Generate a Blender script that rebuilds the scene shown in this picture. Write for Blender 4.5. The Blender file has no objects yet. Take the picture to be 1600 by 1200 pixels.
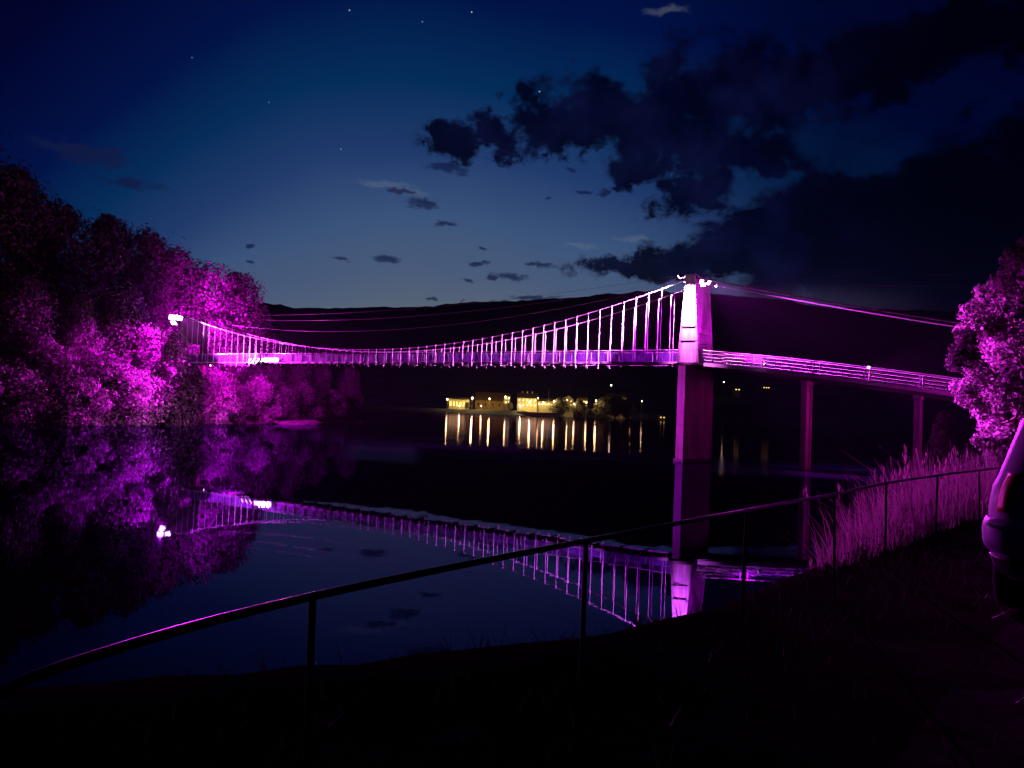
import bpy, math, random
import numpy as np
from mathutils import Vector, Matrix, noise as mnoise

S = bpy.context.scene
COL = S.collection
R = math.radians
PI = math.pi

# ------------------------------------------------------------------ camera
FPX, CAMH, PITCH, ROLL = 1180.0, 4.5, 2.0, 2.3          # focal length in pixels of the 1600 wide photograph
cd = bpy.data.cameras.new('camera'); cam = bpy.data.objects.new('camera', cd); COL.objects.link(cam)
cd.sensor_width = 36; cd.lens = 36 * FPX / 1600
cd.clip_start = 0.05; cd.clip_end = 9000
RM = Matrix.Rotation(R(90 + PITCH), 3, 'X') @ Matrix.Rotation(R(ROLL), 3, 'Z')
cam.matrix_world = Matrix.Translation((0, 0, CAMH)) @ RM.to_4x4()
S.camera = cam

def ray(px, py): return RM @ Vector(((px - 800) / FPX, -(py - 600) / FPX, -1))
def at(px, py, Y):                                       # the point of the photograph's pixel at depth Y
    d = ray(px, py); return Vector((0, 0, CAMH)) + d * (Y / d.y)

# ------------------------------------------------------------------ render / exposure
S.render.engine = 'CYCLES'
S.view_settings.view_transform = 'Standard'; S.view_settings.look = 'None'
S.view_settings.exposure = 0.0; S.view_settings.gamma = 1.0
S.cycles.use_denoising = True
S.cycles.max_bounces = 6; S.cycles.transparent_max_bounces = 6
S.cycles.caustics_reflective = False; S.cycles.caustics_refractive = False
S.cycles.sample_clamp_indirect = 6
S.cycles.use_light_tree = True

def lin(r, g, b):
    f = lambda c: c / 255 / 12.92 if c / 255 <= .04045 else ((c / 255 + .055) / 1.055) ** 2.4
    return (f(r), f(g), f(b), 1)

# ------------------------------------------------------------------ world: dusk sky with dark clouds
W = bpy.data.worlds.new("World"); S.world = W; W.use_nodes = True
NT = W.node_tree; NT.nodes.clear()
class NB:
    def __init__(s, nt): s.nt = nt
    def new(s, t, **kw):
        n = s.nt.nodes.new(t)
        for k, v in kw.items(): setattr(n, k, v)
        return n
    def put(s, sock, v):
        if hasattr(v, 'links'): s.nt.links.new(v, sock)
        else: sock.default_value = v
    def m(s, op, a, b=0.0, c=0.0, clamp=False):
        n = s.new('ShaderNodeMath', operation=op, use_clamp=clamp)
        for i, v in enumerate((a, b, c)): s.put(n.inputs[i], v)
        return n.outputs[0]
    def v(s, op, a, b=(0, 0, 0), c=(0, 0, 0)):
        n = s.new('ShaderNodeVectorMath', operation=op)
        s.put(n.inputs[0], a); s.put(n.inputs[1], b)
        if op == 'MULTIPLY_ADD': s.put(n.inputs[2], c)
        return n.outputs['Value'] if op in ('LENGTH', 'DOT_PRODUCT', 'DISTANCE') else n.outputs[0]
    def smooth(s, x, a, b):
        n = s.new('ShaderNodeMapRange', interpolation_type='SMOOTHSTEP')
        s.put(n.inputs[0], x); n.inputs[1].default_value = a; n.inputs[2].default_value = b
        return n.outputs[0]
    def noise(s, vec, scale, detail=4, rough=.55, out=0, dist=0.0):
        n = s.new('ShaderNodeTexNoise'); s.put(n.inputs['Vector'], vec)
        n.inputs['Scale'].default_value = scale; n.inputs['Detail'].default_value = detail
        n.inputs['Roughness'].default_value = rough; n.inputs['Distortion'].default_value = dist
        return n.outputs[out]
    def mixc(s, f, a, b, mode='MIX'):
        n = s.new('ShaderNodeMix', data_type='RGBA', blend_type=mode)
        s.put(n.inputs[0], f); s.put(n.inputs[6], a); s.put(n.inputs[7], b)
        return n.outputs[2]
    def ramp(s, x, stops):
        n = s.new('ShaderNodeValToRGB'); s.put(n.inputs[0], x); e = n.color_ramp.elements
        while len(e) < len(stops): e.new(0.5)
        for el, (p, c) in zip(e, stops): el.position = p; el.color = c
        return n.outputs[0]
w = NB(NT)
tc = w.new('ShaderNodeTexCoord'); D = tc.outputs['Generated']
sep = w.new('ShaderNodeSeparateXYZ'); NT.links.new(D, sep.inputs[0])
AZ = w.m('MULTIPLY', w.m('ARCTAN2', sep.outputs[0], sep.outputs[1]), 1.18)      # azimuth, elevation in units of ~48.6 degrees
EL = w.m('MULTIPLY', w.m('ARCSINE', sep.outputs[2]), 1.18)
cmb = w.new('ShaderNodeCombineXYZ'); NT.links.new(AZ, cmb.inputs[0]); NT.links.new(EL, cmb.inputs[1])
P2 = cmb.outputs[0]
def azel(px, py):
    d = ray(px, py).normalized()
    return math.atan2(d.x, d.y) * 1.18, math.asin(d.z) * 1.18
def blobs(P, lst):
    acc = None
    for (px, py, rx, ry) in lst:
        a, e = azel(px, py); sx, sy = 1000 / rx, 1000 / ry
        L = w.v('LENGTH', w.v('MULTIPLY_ADD', P, (sx, sy, 0), (-a * sx, -e * sy, 0)))
        acc = L if acc is None else w.m('MINIMUM', acc, L)
    return acc
a0, _ = azel(640, 470)
off = w.m('SUBTRACT', AZ, a0)
offl = w.m('MINIMUM', off, 0.0)
pfield = w.m('ADD', w.m('ABSOLUTE', EL), w.m('ADD', w.m('MULTIPLY', w.m('MULTIPLY', off, off), 0.36), w.m('MULTIPLY', w.m('MULTIPLY', offl, offl), .85)))
soft = w.noise(P2, 3.0, 2)
pfield = w.m('ADD', pfield, w.m('MULTIPLY', w.m('SUBTRACT', soft, .5), .06))
base = w.ramp(w.m('MULTIPLY', pfield, 1 / 1.4), [
    (.08 / 1.4, lin(100, 112, 122)), (.145 / 1.4, lin(92, 106, 121)), (.21 / 1.4, lin(76, 95, 127)), (.29 / 1.4, lin(60, 86, 126)),
    (.38 / 1.4, lin(33, 60, 110)), (.48 / 1.4, lin(3, 46, 92)), (.60 / 1.4, lin(0, 18, 72)),
    (.80 / 1.4, lin(0, 4, 46)), (1.3 / 1.4, lin(0, 1, 14))])
# large clouds, warped by noise
n1 = w.noise(P2, 8.0, 8, .68, out=1)
Pw = w.v('MULTIPLY_ADD', n1, (.24, .17, 0), w.v('ADD', P2, (-.12, -.085, 0)))
big = blobs(Pw, [(1460, 392, 330, 138), (1225, 382, 190, 72), (1650, 285, 170, 105), (1560, 440, 420, 95),
                 (1000, 412, 130, 26), (1110, 400, 110, 46), (1090, 300, 75, 40),
                 (705, 210, 44, 36), (775, 200, 75, 26), (860, 196, 95, 36), (900, 215, 110, 28), (950, 170, 120, 60), (1060, 200, 130, 72), (1160, 235, 120, 48), (1000, 250, 90, 26),
                 (1120, 130, 150, 75), (1250, 140, 130, 66), (1480, 60, 220, 60), (1380, 140, 60, 30)])
bank = blobs(Pw, [(1470, 395, 350, 140), (1260, 385, 180, 70), (1630, 330, 230, 130), (1120, 402, 120, 34), (1350, 330, 170, 70)])
fine = w.noise(w.v('MULTIPLY', P2, (.75, 1.15, 1)), 17.0, 9, .66, dist=.3)
d1 = w.m('ADD', w.m('SUBTRACT', 1.04, big), w.m('MULTIPLY', w.m('SUBTRACT', fine, .5), 2.2))
mask1 = w.m('MAXIMUM', w.smooth(d1, -.02, .50), w.smooth(w.m('ADD', w.m('SUBTRACT', 1.0, bank), w.m('MULTIPLY', w.m('SUBTRACT', fine, .5), .9)), -.05, .3))
_, e_lo = azel(1300, 482); _, e_hi = azel(1300, 440)
slit = w.m('MULTIPLY', w.m('SUBTRACT', 1.0, w.smooth(w.m('ADD', EL, w.m('MULTIPLY', w.m('SUBTRACT', fine, .5), .03)), e_lo, e_hi)), w.smooth(AZ, .22, .34))
# small torn flecks
Ps = w.v('MULTIPLY_ADD', w.noise(P2, 45.0, 4, .6, out=1), (.036, .020, 0), w.v('ADD', P2, (-.018, -.010, 0)))
small = blobs(Ps, [(662, 318, 38, 11), (628, 300, 30, 7), (698, 351, 20, 8), (604, 403, 30, 9), (536, 405, 22, 5), (745, 411, 24, 6), (800, 433, 34, 9),
                   (768, 437, 16, 6), (845, 466, 48, 7), (790, 472, 30, 5), (912, 299, 26, 5), (942, 302, 12, 8), (858, 311, 14, 5), (730, 438, 12, 5), (718, 471, 12, 4),
                   (890, 265, 16, 6), (675, 466, 10, 4), (850, 415, 36, 6), (140, 240, 85, 20), (205, 288, 60, 10), (700, 262, 46, 14), (758, 386, 9, 4), (390, 382, 7, 4), (391, 411, 8, 4)])
d2 = w.m('ADD', w.m('SUBTRACT', 1.0, small), w.m('MULTIPLY', w.m('SUBTRACT', w.noise(w.v('MULTIPLY', P2, (.6, 1.7, 1)), 52.0, 5, .65), .5), 2.4))
mask2 = w.smooth(d2, .1, .75)
# a pale thin wisp or two
wisp = blobs(Ps, [(600, 288, 62, 8), (640, 300, 48, 7), (1040, 16, 45, 8), (905, 384, 44, 5), (990, 374, 40, 6)])
mask3 = w.m('MULTIPLY', w.smooth(w.m('ADD', w.m('SUBTRACT', 1.0, wisp), w.m('MULTIPLY', w.m('SUBTRACT', fine, .5), 1.2)), 0, .8), .2)
veil = w.m('MULTIPLY', w.smooth(AZ, .10, .55), w.smooth(EL, .02, .4))
veil = w.m('MULTIPLY', veil, w.m('ADD', .45, w.m('MULTIPLY', w.noise(P2, 5.0, 5, .6), .9)), clamp=True)
col = w.mixc(w.m('MULTIPLY', veil, .85), base, lin(0, 3, 36))
tone = w.noise(P2, 12.0, 4)
ccol = w.mixc(w.smooth(tone, .35, .75), lin(0, 1, 22), lin(9, 12, 50))
ccol = w.mixc(w.smooth(AZ, .30, .62), ccol, lin(0, 0, 9))
col = w.mixc(mask3, col, lin(122, 132, 150))
col = w.mixc(w.m('MULTIPLY', mask2, .82), col, lin(16, 26, 66))
col = w.mixc(w.m('MULTIPLY', mask1, .96), col, ccol)
col = w.mixc(w.m('MULTIPLY', slit, w.m('SUBTRACT', 1.0, w.smooth(AZ, .4, .62))), col, lin(40, 40, 62))
low = w.smooth(EL, -.02, .03)
col = w.mixc(low, (.001, .001, .002, 1), col)
for (px, py, st) in ((546, 16, .8), (737, 19, 1.0), (843, 143, .6), (533, 233, .55), (660, 34, .35), (300, 90, .25), (420, 160, .22)):          # stars
    dv = ray(px, py).normalized()
    dot = w.v('DOT_PRODUCT', w.v('NORMALIZE', D), tuple(dv))
    col = w.mixc(w.m('MULTIPLY', w.m('GREATER_THAN', dot, math.cos(.00075)), st), col, (.55, .6, .7, 1))
bg = w.new('ShaderNodeBackground'); out = w.new('ShaderNodeOutputWorld')
NT.links.new(col, bg.inputs[0]); bg.inputs[1].default_value = 1.0
NT.links.new(bg.outputs[0], out.inputs[0])

# ------------------------------------------------------------------ helpers
ORG = {}
def tag(o, label=None, cat=None, group=None, kind=None):
    if label: o['label'] = label
    if cat: o['category'] = cat
    if group: o['group'] = group
    if kind: o['kind'] = kind
    return o
def empty(name, loc=(0, 0, 0), rz=0.0):
    o = bpy.data.objects.new(name, None); COL.objects.link(o); o.location = loc; o.rotation_euler.z = rz
    o.empty_display_size = .3
    ORG[o] = Vector(loc) if rz == 0 else Vector((0, 0, 0)); return o
def link_mesh(name, verts, faces, mat, parent=None, smooth=False, local=False):
    me = bpy.data.meshes.new(name)
    org = ORG.get(parent, Vector((0, 0, 0))) if (parent is not None and not local) else Vector((0, 0, 0))
    if isinstance(verts, np.ndarray): verts = verts - np.array(org); verts = verts.tolist()
    else: verts = [tuple(Vector(q) - org) for q in verts]
    me.from_pydata(verts, [], faces if isinstance(faces, list) else faces.tolist())
    if smooth: me.polygons.foreach_set('use_smooth', [True] * len(me.polygons))
    for m_ in (mat if isinstance(mat, (list, tuple)) else [mat]): me.materials.append(m_)
    me.update()
    o = bpy.data.objects.new(name, me); COL.objects.link(o)
    if parent is not None: o.parent = parent
    ORG[o] = org
    return o
class MB:
    def __init__(s): s.v = []; s.f = []
    def add(s, vs, fs):
        b = len(s.v); s.v += [tuple(q) for q in vs]; s.f += [[i + b for i in f] for f in fs]; return s
    def hexa(s, bot, top):                      # two rings of equal length, closed
        n = len(bot)
        fs = [list(range(n))[::-1], list(range(n, 2 * n))] + [[i, (i + 1) % n, n + (i + 1) % n, n + i] for i in range(n)]
        return s.add(list(bot) + list(top), fs)
    def box(s, c, sx, sy, sz, M=None):
        c = Vector(c); M = M or Matrix.Identity(3)
        q = [c + M @ Vector((x * sx / 2, y * sy / 2, z * sz / 2)) for z in (-1, 1) for x, y in ((-1, -1), (1, -1), (1, 1), (-1, 1))]
        return s.hexa(q[:4], q[4:])
    def tube(s, pts, r, n=6, cap=True):
        pts = [Vector(p) for p in pts]; rs = r if isinstance(r, (list, tuple)) else [r] * len(pts)
        rings = []
        for i, p in enumerate(pts):
            d = (pts[min(i + 1, len(pts) - 1)] - pts[max(i - 1, 0)]).normalized()
            up = Vector((0, 0, 1)) if abs(d.z) < .9 else Vector((1, 0, 0))
            a = d.cross(up).normalized(); b = d.cross(a)
            rings += [p + (a * math.cos(2 * PI * k / n) + b * math.sin(2 * PI * k / n)) * rs[i] for k in range(n)]
        fs = [[i * n + k, i * n + (k + 1) % n, (i + 1) * n + (k + 1) % n, (i + 1) * n + k] for i in range(len(pts) - 1) for k in range(n)]
        if cap: fs += [list(range(n))[::-1], [(len(pts) - 1) * n + k for k in range(n)]]
        return s.add(rings, fs)
    def beam(s, a, b, wd, ht):                  # rectangular bar from a to b, ht along world z
        a, b = Vector(a), Vector(b); d = (b - a).normalized(); sd = Vector((d.y, -d.x, 0))
        sd = sd.normalized() if sd.length > 1e-5 else Vector((1, 0, 0)); up = sd.cross(d).normalized()
        ring = lambda p: [p + sd * (x * wd / 2) + up * (y * ht / 2) for x, y in ((-1, -1), (1, -1), (1, 1), (-1, 1))]
        return s.hexa(ring(a), ring(b))
    def ball(s, c, r, seg=10, rg=6, sq=(1, 1, 1)):
        c = Vector(c); vs = [c + Vector((0, 0, -r * sq[2]))]
        for i in range(1, rg):
            t = PI * i / rg - PI / 2
            vs += [c + Vector((r * sq[0] * math.cos(t) * math.cos(2 * PI * k / seg), r * sq[1] * math.cos(t) * math.sin(2 * PI * k / seg), r * sq[2] * math.sin(t))) for k in range(seg)]
        vs.append(c + Vector((0, 0, r * sq[2]))); e = len(vs) - 1
        fs = [[0, 1 + (k + 1) % seg, 1 + k] for k in range(seg)]
        for i in range(rg - 2):
            a = 1 + i * seg
            fs += [[a + k, a + (k + 1) % seg, a + seg + (k + 1) % seg, a + seg + k] for k in range(seg)]
        a = 1 + (rg - 2) * seg
        fs += [[a + k, a + (k + 1) % seg, e] for k in range(seg)]
        return s.add(vs, fs)
    def build(s, name, mat, parent=None, smooth=False, local=False):
        return link_mesh(name, s.v, s.f, mat, parent, smooth, local)

def mat(name, color, rough=.6, metal=0.0, var=.0, scale=4.0, bump=0.0, spec=.5, detail=6, coord='Object', stretch=None, coat=0.0, joints=False):
    m_ = bpy.data.materials.new(name); m_.use_nodes = True; nt = m_.node_tree; n = NB(nt); b = nt.nodes['Principled BSDF']
    b.inputs['Roughness'].default_value = rough; b.inputs['Metallic'].default_value = metal
    b.inputs['Specular IOR Level'].default_value = spec; b.inputs['Coat Weight'].default_value = coat
    c = (*color, 1)
    if var or bump:
        t = n.new('ShaderNodeTexCoord').outputs[coord]
        if stretch: t = n.v('MULTIPLY', t, stretch)
        nz = n.noise(t, scale, detail, .6)
        if var:
            lo = tuple(max(0, x * (1 - var)) for x in color) + (1,); hi = tuple(min(1, x * (1 + var)) for x in color) + (1,)
            cc = n.ramp(nz, [(.28, lo), (.72, hi)])
            if joints:
                p_ = n.new('ShaderNodeTexCoord').outputs['Object']; sp_ = n.new('ShaderNodeSeparateXYZ'); nt.links.new(p_, sp_.inputs[0])
                cb = n.new('ShaderNodeCombineXYZ'); nt.links.new(n.m('ADD', sp_.outputs[0], n.m('MULTIPLY', sp_.outputs[1], .6)), cb.inputs[0]); nt.links.new(sp_.outputs[2], cb.inputs[1])
                bk = n.new('ShaderNodeTexBrick'); nt.links.new(cb.outputs[0], bk.inputs['Vector']); bk.offset = 0
                bk.inputs['Scale'].default_value = 1.0; bk.inputs['Brick Width'].default_value = 2.4; bk.inputs['Row Height'].default_value = 1.25; bk.inputs['Mortar Size'].default_value = .03
                st = n.smooth(n.noise(n.v('MULTIPLY', p_, (2.2, 2.2, .12)), 1.3, 5), .42, .66)
                cc = n.mixc(n.m('MULTIPLY', bk.outputs['Fac'], .55), cc, tuple(x * .3 for x in color) + (1,))
                cc = n.mixc(n.m('MULTIPLY', st, .5), cc, tuple(x * .45 for x in color) + (1,))
            nt.links.new(cc, b.inputs['Base Color'])
            nt.links.new(n.m('ADD', rough - .12, n.m('MULTIPLY', nz, .24)), b.inputs['Roughness'])
        else: b.inputs['Base Color'].default_value = c
        if bump:
            bp = n.new('ShaderNodeBump'); bp.inputs['Strength'].default_value = bump; bp.inputs['Distance'].default_value = .05
            nt.links.new(nz, bp.inputs['Height']); nt.links.new(bp.outputs[0], b.inputs['Normal'])
    else: b.inputs['Base Color'].default_value = c
    return m_
def emis(name, color, strength):
    m_ = bpy.data.materials.new(name); m_.use_nodes = True; b = m_.node_tree.nodes['Principled BSDF']
    b.inputs['Base Color'].default_value = (.02, .02, .02, 1)
    b.inputs['Emission Color'].default_value = (*color, 1); b.inputs['Emission Strength'].default_value = strength
    return m_
def leafmat(name, color, var=.32, trans=.38, rough=.55):
    m_ = bpy.data.materials.new(name); m_.use_nodes = True; nt = m_.node_tree; n = NB(nt); b = nt.nodes['Principled BSDF']
    geo = n.new('ShaderNodeNewGeometry').outputs['Random Per Island']
    pos = n.new('ShaderNodeTexCoord').outputs['Object']
    x = n.m('ADD', n.m('MULTIPLY', geo, .6), n.m('MULTIPLY', n.noise(pos, .35, 3), .4))
    c = n.ramp(x, [(.2, tuple(k * (1 - var) for k in color) + (1,)), (.8, tuple(k * (1 + var) for k in color) + (1,))])
    nt.links.new(c, b.inputs['Base Color']); b.inputs['Roughness'].default_value = rough; b.inputs['Specular IOR Level'].default_value = .15
    tr = n.new('ShaderNodeBsdfTranslucent'); nt.links.new(c, tr.inputs[0])
    mx = n.new('ShaderNodeMixShader'); mx.inputs[0].default_value = trans
    nt.links.new(b.outputs[0], mx.inputs[1]); nt.links.new(tr.outputs[0], mx.inputs[2])
    nt.links.new(mx.outputs[0], nt.nodes['Material Output'].inputs[0])
    return m_

M = dict(
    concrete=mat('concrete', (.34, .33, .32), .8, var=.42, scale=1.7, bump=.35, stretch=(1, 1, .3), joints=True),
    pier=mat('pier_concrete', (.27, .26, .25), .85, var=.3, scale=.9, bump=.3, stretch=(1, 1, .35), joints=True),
    dark_pier=mat('wet_or_unlit_concrete', (.05, .05, .05), .6, var=.3, scale=2, bump=.3),  # wet footing; also darkens the left tower and pier as if unlit
    steel=mat('galvanised_steel', (.55, .55, .56), .42, metal=.35, var=.15, scale=8),
    cable=mat('steel_cable', (.5, .5, .5), .45, metal=.3),
    paint=mat('painted_steel', (.62, .62, .62), .5, var=.12, scale=3),
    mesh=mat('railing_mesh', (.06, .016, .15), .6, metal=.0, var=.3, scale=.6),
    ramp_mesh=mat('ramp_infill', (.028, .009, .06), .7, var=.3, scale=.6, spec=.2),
    timber=mat('deck_timber', (.16, .13, .10), .8, var=.35, scale=3, bump=.2),
    girder=mat('dark_girder', (.06, .06, .065), .6, metal=.3, var=.2, scale=3),
    black=mat('black_metal', (.03, .03, .032), .45, metal=.5, var=.2, scale=20),
    railmetal=mat('rail_pipe', (.03, .03, .033), .36, metal=.8, var=.25, scale=14),
    bark=mat('bark', (.10, .075, .055), .9, var=.4, scale=5, bump=.5, stretch=(1, 1, .25)),
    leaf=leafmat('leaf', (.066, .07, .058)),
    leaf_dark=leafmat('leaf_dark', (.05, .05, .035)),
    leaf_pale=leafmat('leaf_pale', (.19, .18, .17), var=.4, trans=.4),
    reed=leafmat('reed_blade', (.30, .25, .21), var=.75, trans=.45),
    post_metal=mat('post_metal', (.012, .012, .013), .7, metal=.2, var=.3, scale=12, spec=.1),
    wire=mat('wire', (.25, .25, .25), .5, metal=.3),
    rock=mat('shore_rock', (.20, .18, .17), .8, var=.35, scale=1.2, bump=.6),
)

# ------------------------------------------------------------------ terrain
def sdist(poly, X, Y):
    """signed distance to a shoreline polyline; positive to the right of its direction"""
    best = np.full(X.shape, 1e9); sg = np.ones(X.shape)
    for (ax, ay), (bx, by) in zip(poly[:-1], poly[1:]):
        dx, dy = bx - ax, by - ay; L2 = dx * dx + dy * dy
        t = np.clip(((X - ax) * dx + (Y - ay) * dy) / L2, 0, 1)
        qx, qy = X - (ax + t * dx), Y - (ay + t * dy); d = np.hypot(qx, qy)
        s_ = np.where(dx * (Y - ay) - dy * (X - ax) < 0, 1.0, -1.0)
        up = d < best - 1e-9; best = np.where(up, d, best); sg = np.where(up, s_, sg)
    return best * sg
def sst(x, a, b):
    t = np.clip((x - a) / (b - a), 0, 1); return t * t * (3 - 2 * t)
def pnoise(X, Y, sc, seed=0, octv=4):
    f = np.vectorize(lambda a, b: mnoise.fractal(Vector((a * sc, b * sc, seed * 7.3)), 1.0, 2.0, octv))
    return f(X, Y)
def grid_mesh(name, xs, ys, Z, mt, smooth=True):
    nx, ny = len(xs), len(ys); X, Y = np.meshgrid(xs, ys)
    v = np.stack([X.ravel(), Y.ravel(), Z.ravel()], 1)
    i = np.arange(nx * ny).reshape(ny, nx)
    f = np.stack([i[:-1, :-1].ravel(), i[:-1, 1:].ravel(), i[1:, 1:].ravel(), i[1:, :-1].ravel()], 1)
    return link_mesh(name, v, f, mt, smooth=smooth)

SHORE_R = [(-60, -50), (-16, -1), (-7, 4.2), (-2.5, 5.9), (-.1, 7.0), (.7, 7.7), (2.6, 9.9), (6.2, 15), (13, 27), (22, 42), (31.5, 63), (44, 85), (80, 130), (190, 260), (420, 420)]
def z_right(X, Y):
    d = sdist(SHORE_R, X, Y)
    near = np.hypot(X, Y)
    bw = 1.7 + sst(near, 14, 60) * 10
    z = -1.2 + 4.1 * sst(d, -1.2, bw)
    z = z + sst(near, 60, 220) * np.maximum(d, 0) * .10
    z = z + .06 * np.sin(X * 1.7 + Y * .6) * sst(near, 12, 25)
    return z
xs = np.concatenate([np.arange(-60, -10, 4.), np.arange(-10, 16, .35), np.arange(16, 60, 1.2), np.arange(60, 460, 14.)])
ys = np.concatenate([np.arange(-60, -4, 4.), np.arange(-4, 20, .35), np.arange(20, 100, 1.5), np.arange(100, 480, 14.)])
X, Y = np.meshgrid(xs, ys)
Z = z_right(X, Y) + pnoise(X, Y, .5, 1) * .05 * sst(np.hypot(X, Y), 2, 6)
gm = mat('bank_ground', (.014, .013, .011), .95, var=.5, scale=1.3, bump=.8, spec=0.0, coord='Object', detail=9)
tag(grid_mesh('ground', xs, ys, Z, gm), kind='structure')

SHORE_L = [(-260, 40), (-110, 80), (-84, 91), (-68, 100.5), (-62, 105), (-57.5, 113.5), (-54.5, 125.5), (-50, 140), (-46, 149), (-41, 166), (-36.5, 181), (-36, 200), (-52, 235), (-120, 330), (-300, 520)]
def z_left(X, Y):
    d = -sdist(SHORE_L, X, Y)
    z = -1.2 + 1.9 * sst(d, -1.0, 1.6) + np.maximum(d - 1.6, 0) * .42
    return np.where(z > 26, 26 + (z - 26) * .25, z)
xs = np.concatenate([np.arange(-300, -110, 9.), np.arange(-110, -28, 1.6)]); ys = np.concatenate([np.arange(30, 85, 6.), np.arange(85, 215, 1.8), np.arange(215, 540, 12.)])
X, Y = np.meshgrid(xs, ys)
Z = z_left(X, Y) + pnoise(X, Y, .16, 2) * .9 * sst(-sdist(SHORE_L, X, Y), 0, 4)
tag(grid_mesh('left_bank_terrain', xs, ys, Z, mat('bank_soil', (.08, .07, .055), .95, var=.5, scale=.6, bump=.8, spec=0.05)), kind='structure')

RIDGE = [(-1.2, 300), (-.6, 262), (-.33, 266), (-.276, 256), (-.174, 268), (-.089, 280), (.02, 301), (.08, 314), (.165, 330), (.268, 335), (.32, 330), (.42, 312), (.59, 312), (.9, 330), (1.6, 340)]
def shore_far(X): return 748 + np.maximum(X - 0, 0) * .9 - np.clip(-70 - X, 0, 500) * .25
def z_far(X, Y):
    rr = np.interp(X / np.maximum(Y, 1), [a for a, b in RIDGE], [b for a, b in RIDGE])
    d = Y - shore_far(X)
    flat = -1.0 + (4.6 + np.clip((X + 40) / 160, 0, 1) * 2.5) * sst(d, -2, 10)
    t = np.clip((Y - 900) / 1100, 0, 1)
    hill = (rr * Y / 2000 * np.where(Y > 2000, (2000 / Y) ** 1.5, 1) - 5) * (t ** 1.25)
    return flat + hill
xs = np.concatenate([np.arange(-2600, -700, 50.), np.arange(-700, 1500, 11.), np.arange(1500, 3400, 60.)])
ys = np.concatenate([np.arange(560, 900, 12.), np.arange(900, 1900, 30.), np.arange(1900, 2080, 9.), np.arange(2080, 2800, 60.)])
X, Y = np.meshgrid(xs, ys)
up = sst(Y, 950, 1400)
Z = z_far(X, Y) + up * (pnoise(X, Y, .004, 3) * 9 + pnoise(X, Y, .03, 4, 3) * 4.0)
tag(grid_mesh('hills', xs, ys, Z, mat('wooded_hill', (.05, .06, .11), 1.0, var=.55, scale=.02, bump=.0, spec=.1)), kind='structure')

# ------------------------------------------------------------------ water
def water_material():
    m_ = bpy.data.materials.new('river_water'); m_.use_nodes = True; nt = m_.node_tree; n = NB(nt); nt.nodes.remove(nt.nodes['Principled BSDF'])
    pos = n.new('ShaderNodeNewGeometry').outputs['Position']
    sp = n.new('ShaderNodeSeparateXYZ'); nt.links.new(pos, sp.inputs[0])
    wob = n.m('MULTIPLY', n.m('SUBTRACT', n.noise(pos, .03, 4), .5), 18)
    yy = n.m('ADD', sp.outputs[1], wob)
    xx = n.m('ADD', sp.outputs[0], n.m('MULTIPLY', sp.outputs[1], .28))
    ruff = n.m('MULTIPLY', n.smooth(yy, 86, 92), n.smooth(xx, -12, 8))          # breeze-ruffled water out in the stream
    az = n.m('DIVIDE', sp.outputs[0], n.m('MAXIMUM', sp.outputs[1], 1.0))
    side = n.m('MAXIMUM', n.smooth(az, .20, .26), n.m('MULTIPLY', n.smooth(az, -.25, -.2), n.m('SUBTRACT', 1.0, n.smooth(az, -.13, -.10))))
    band = n.m('MULTIPLY', n.m('MULTIPLY', n.smooth(yy, 54, 64), n.m('SUBTRACT', 1.0, n.smooth(yy, 78, 96))), side)
    rg = n.m('ADD', n.m('MULTIPLY', ruff, .035), n.m('MULTIPLY', band, .14))
    calm = n.m('MULTIPLY', n.m('SUBTRACT', 1.0, n.smooth(xx, -34, -14)), n.smooth(yy, 34, 60))            # breath of wind under the left bank
    rg = n.m('ADD', rg, n.m('MULTIPLY', calm, .03))
    gl = n.new('ShaderNodeBsdfGlossy'); gl.inputs['Color'].default_value = (.42, .32, .70, 1)
    nt.links.new(n.m('ADD', rg, .008), gl.inputs['Roughness'])
    df = n.new('ShaderNodeBsdfDiffuse'); df.inputs['Color'].default_value = (.0015, .002, .004, 1)
    h = n.m('ADD', n.m('MULTIPLY', n.noise(n.v('MULTIPLY', pos, (.5, 1.0, 1)), .45, 3), .0018), n.m('MULTIPLY', n.noise(n.v('MULTIPLY', pos, (.6, 1, 1)), 2.2, 3), .0005))
    h = n.m('MULTIPLY', h, n.m('ADD', 1.0, n.m('MULTIPLY', ruff, 9.0)))
    bp = n.new('ShaderNodeBump'); bp.inputs['Strength'].default_value = 1.0; bp.inputs['Distance'].default_value = 1.0
    nt.links.new(h, bp.inputs['Height'])
    fr = n.new('ShaderNodeFresnel'); fr.inputs['IOR'].default_value = 1.33
    for q in (gl, df, fr): nt.links.new(bp.outputs[0], q.inputs['Normal'])
    mx = n.new('ShaderNodeMixShader'); nt.links.new(fr.outputs[0], mx.inputs[0]); nt.links.new(df.outputs[0], mx.inputs[1]); nt.links.new(gl.outputs[0], mx.inputs[2])
    nt.links.new(mx.outputs[0], nt.nodes['Material Output'].inputs[0])
    return m_
xs = np.linspace(-1200, 1400, 27); ys = np.linspace(-30, 1900, 20)
tag(grid_mesh('river_water', xs, ys, np.zeros((len(ys), len(xs))), water_material()), kind='structure')

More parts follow.
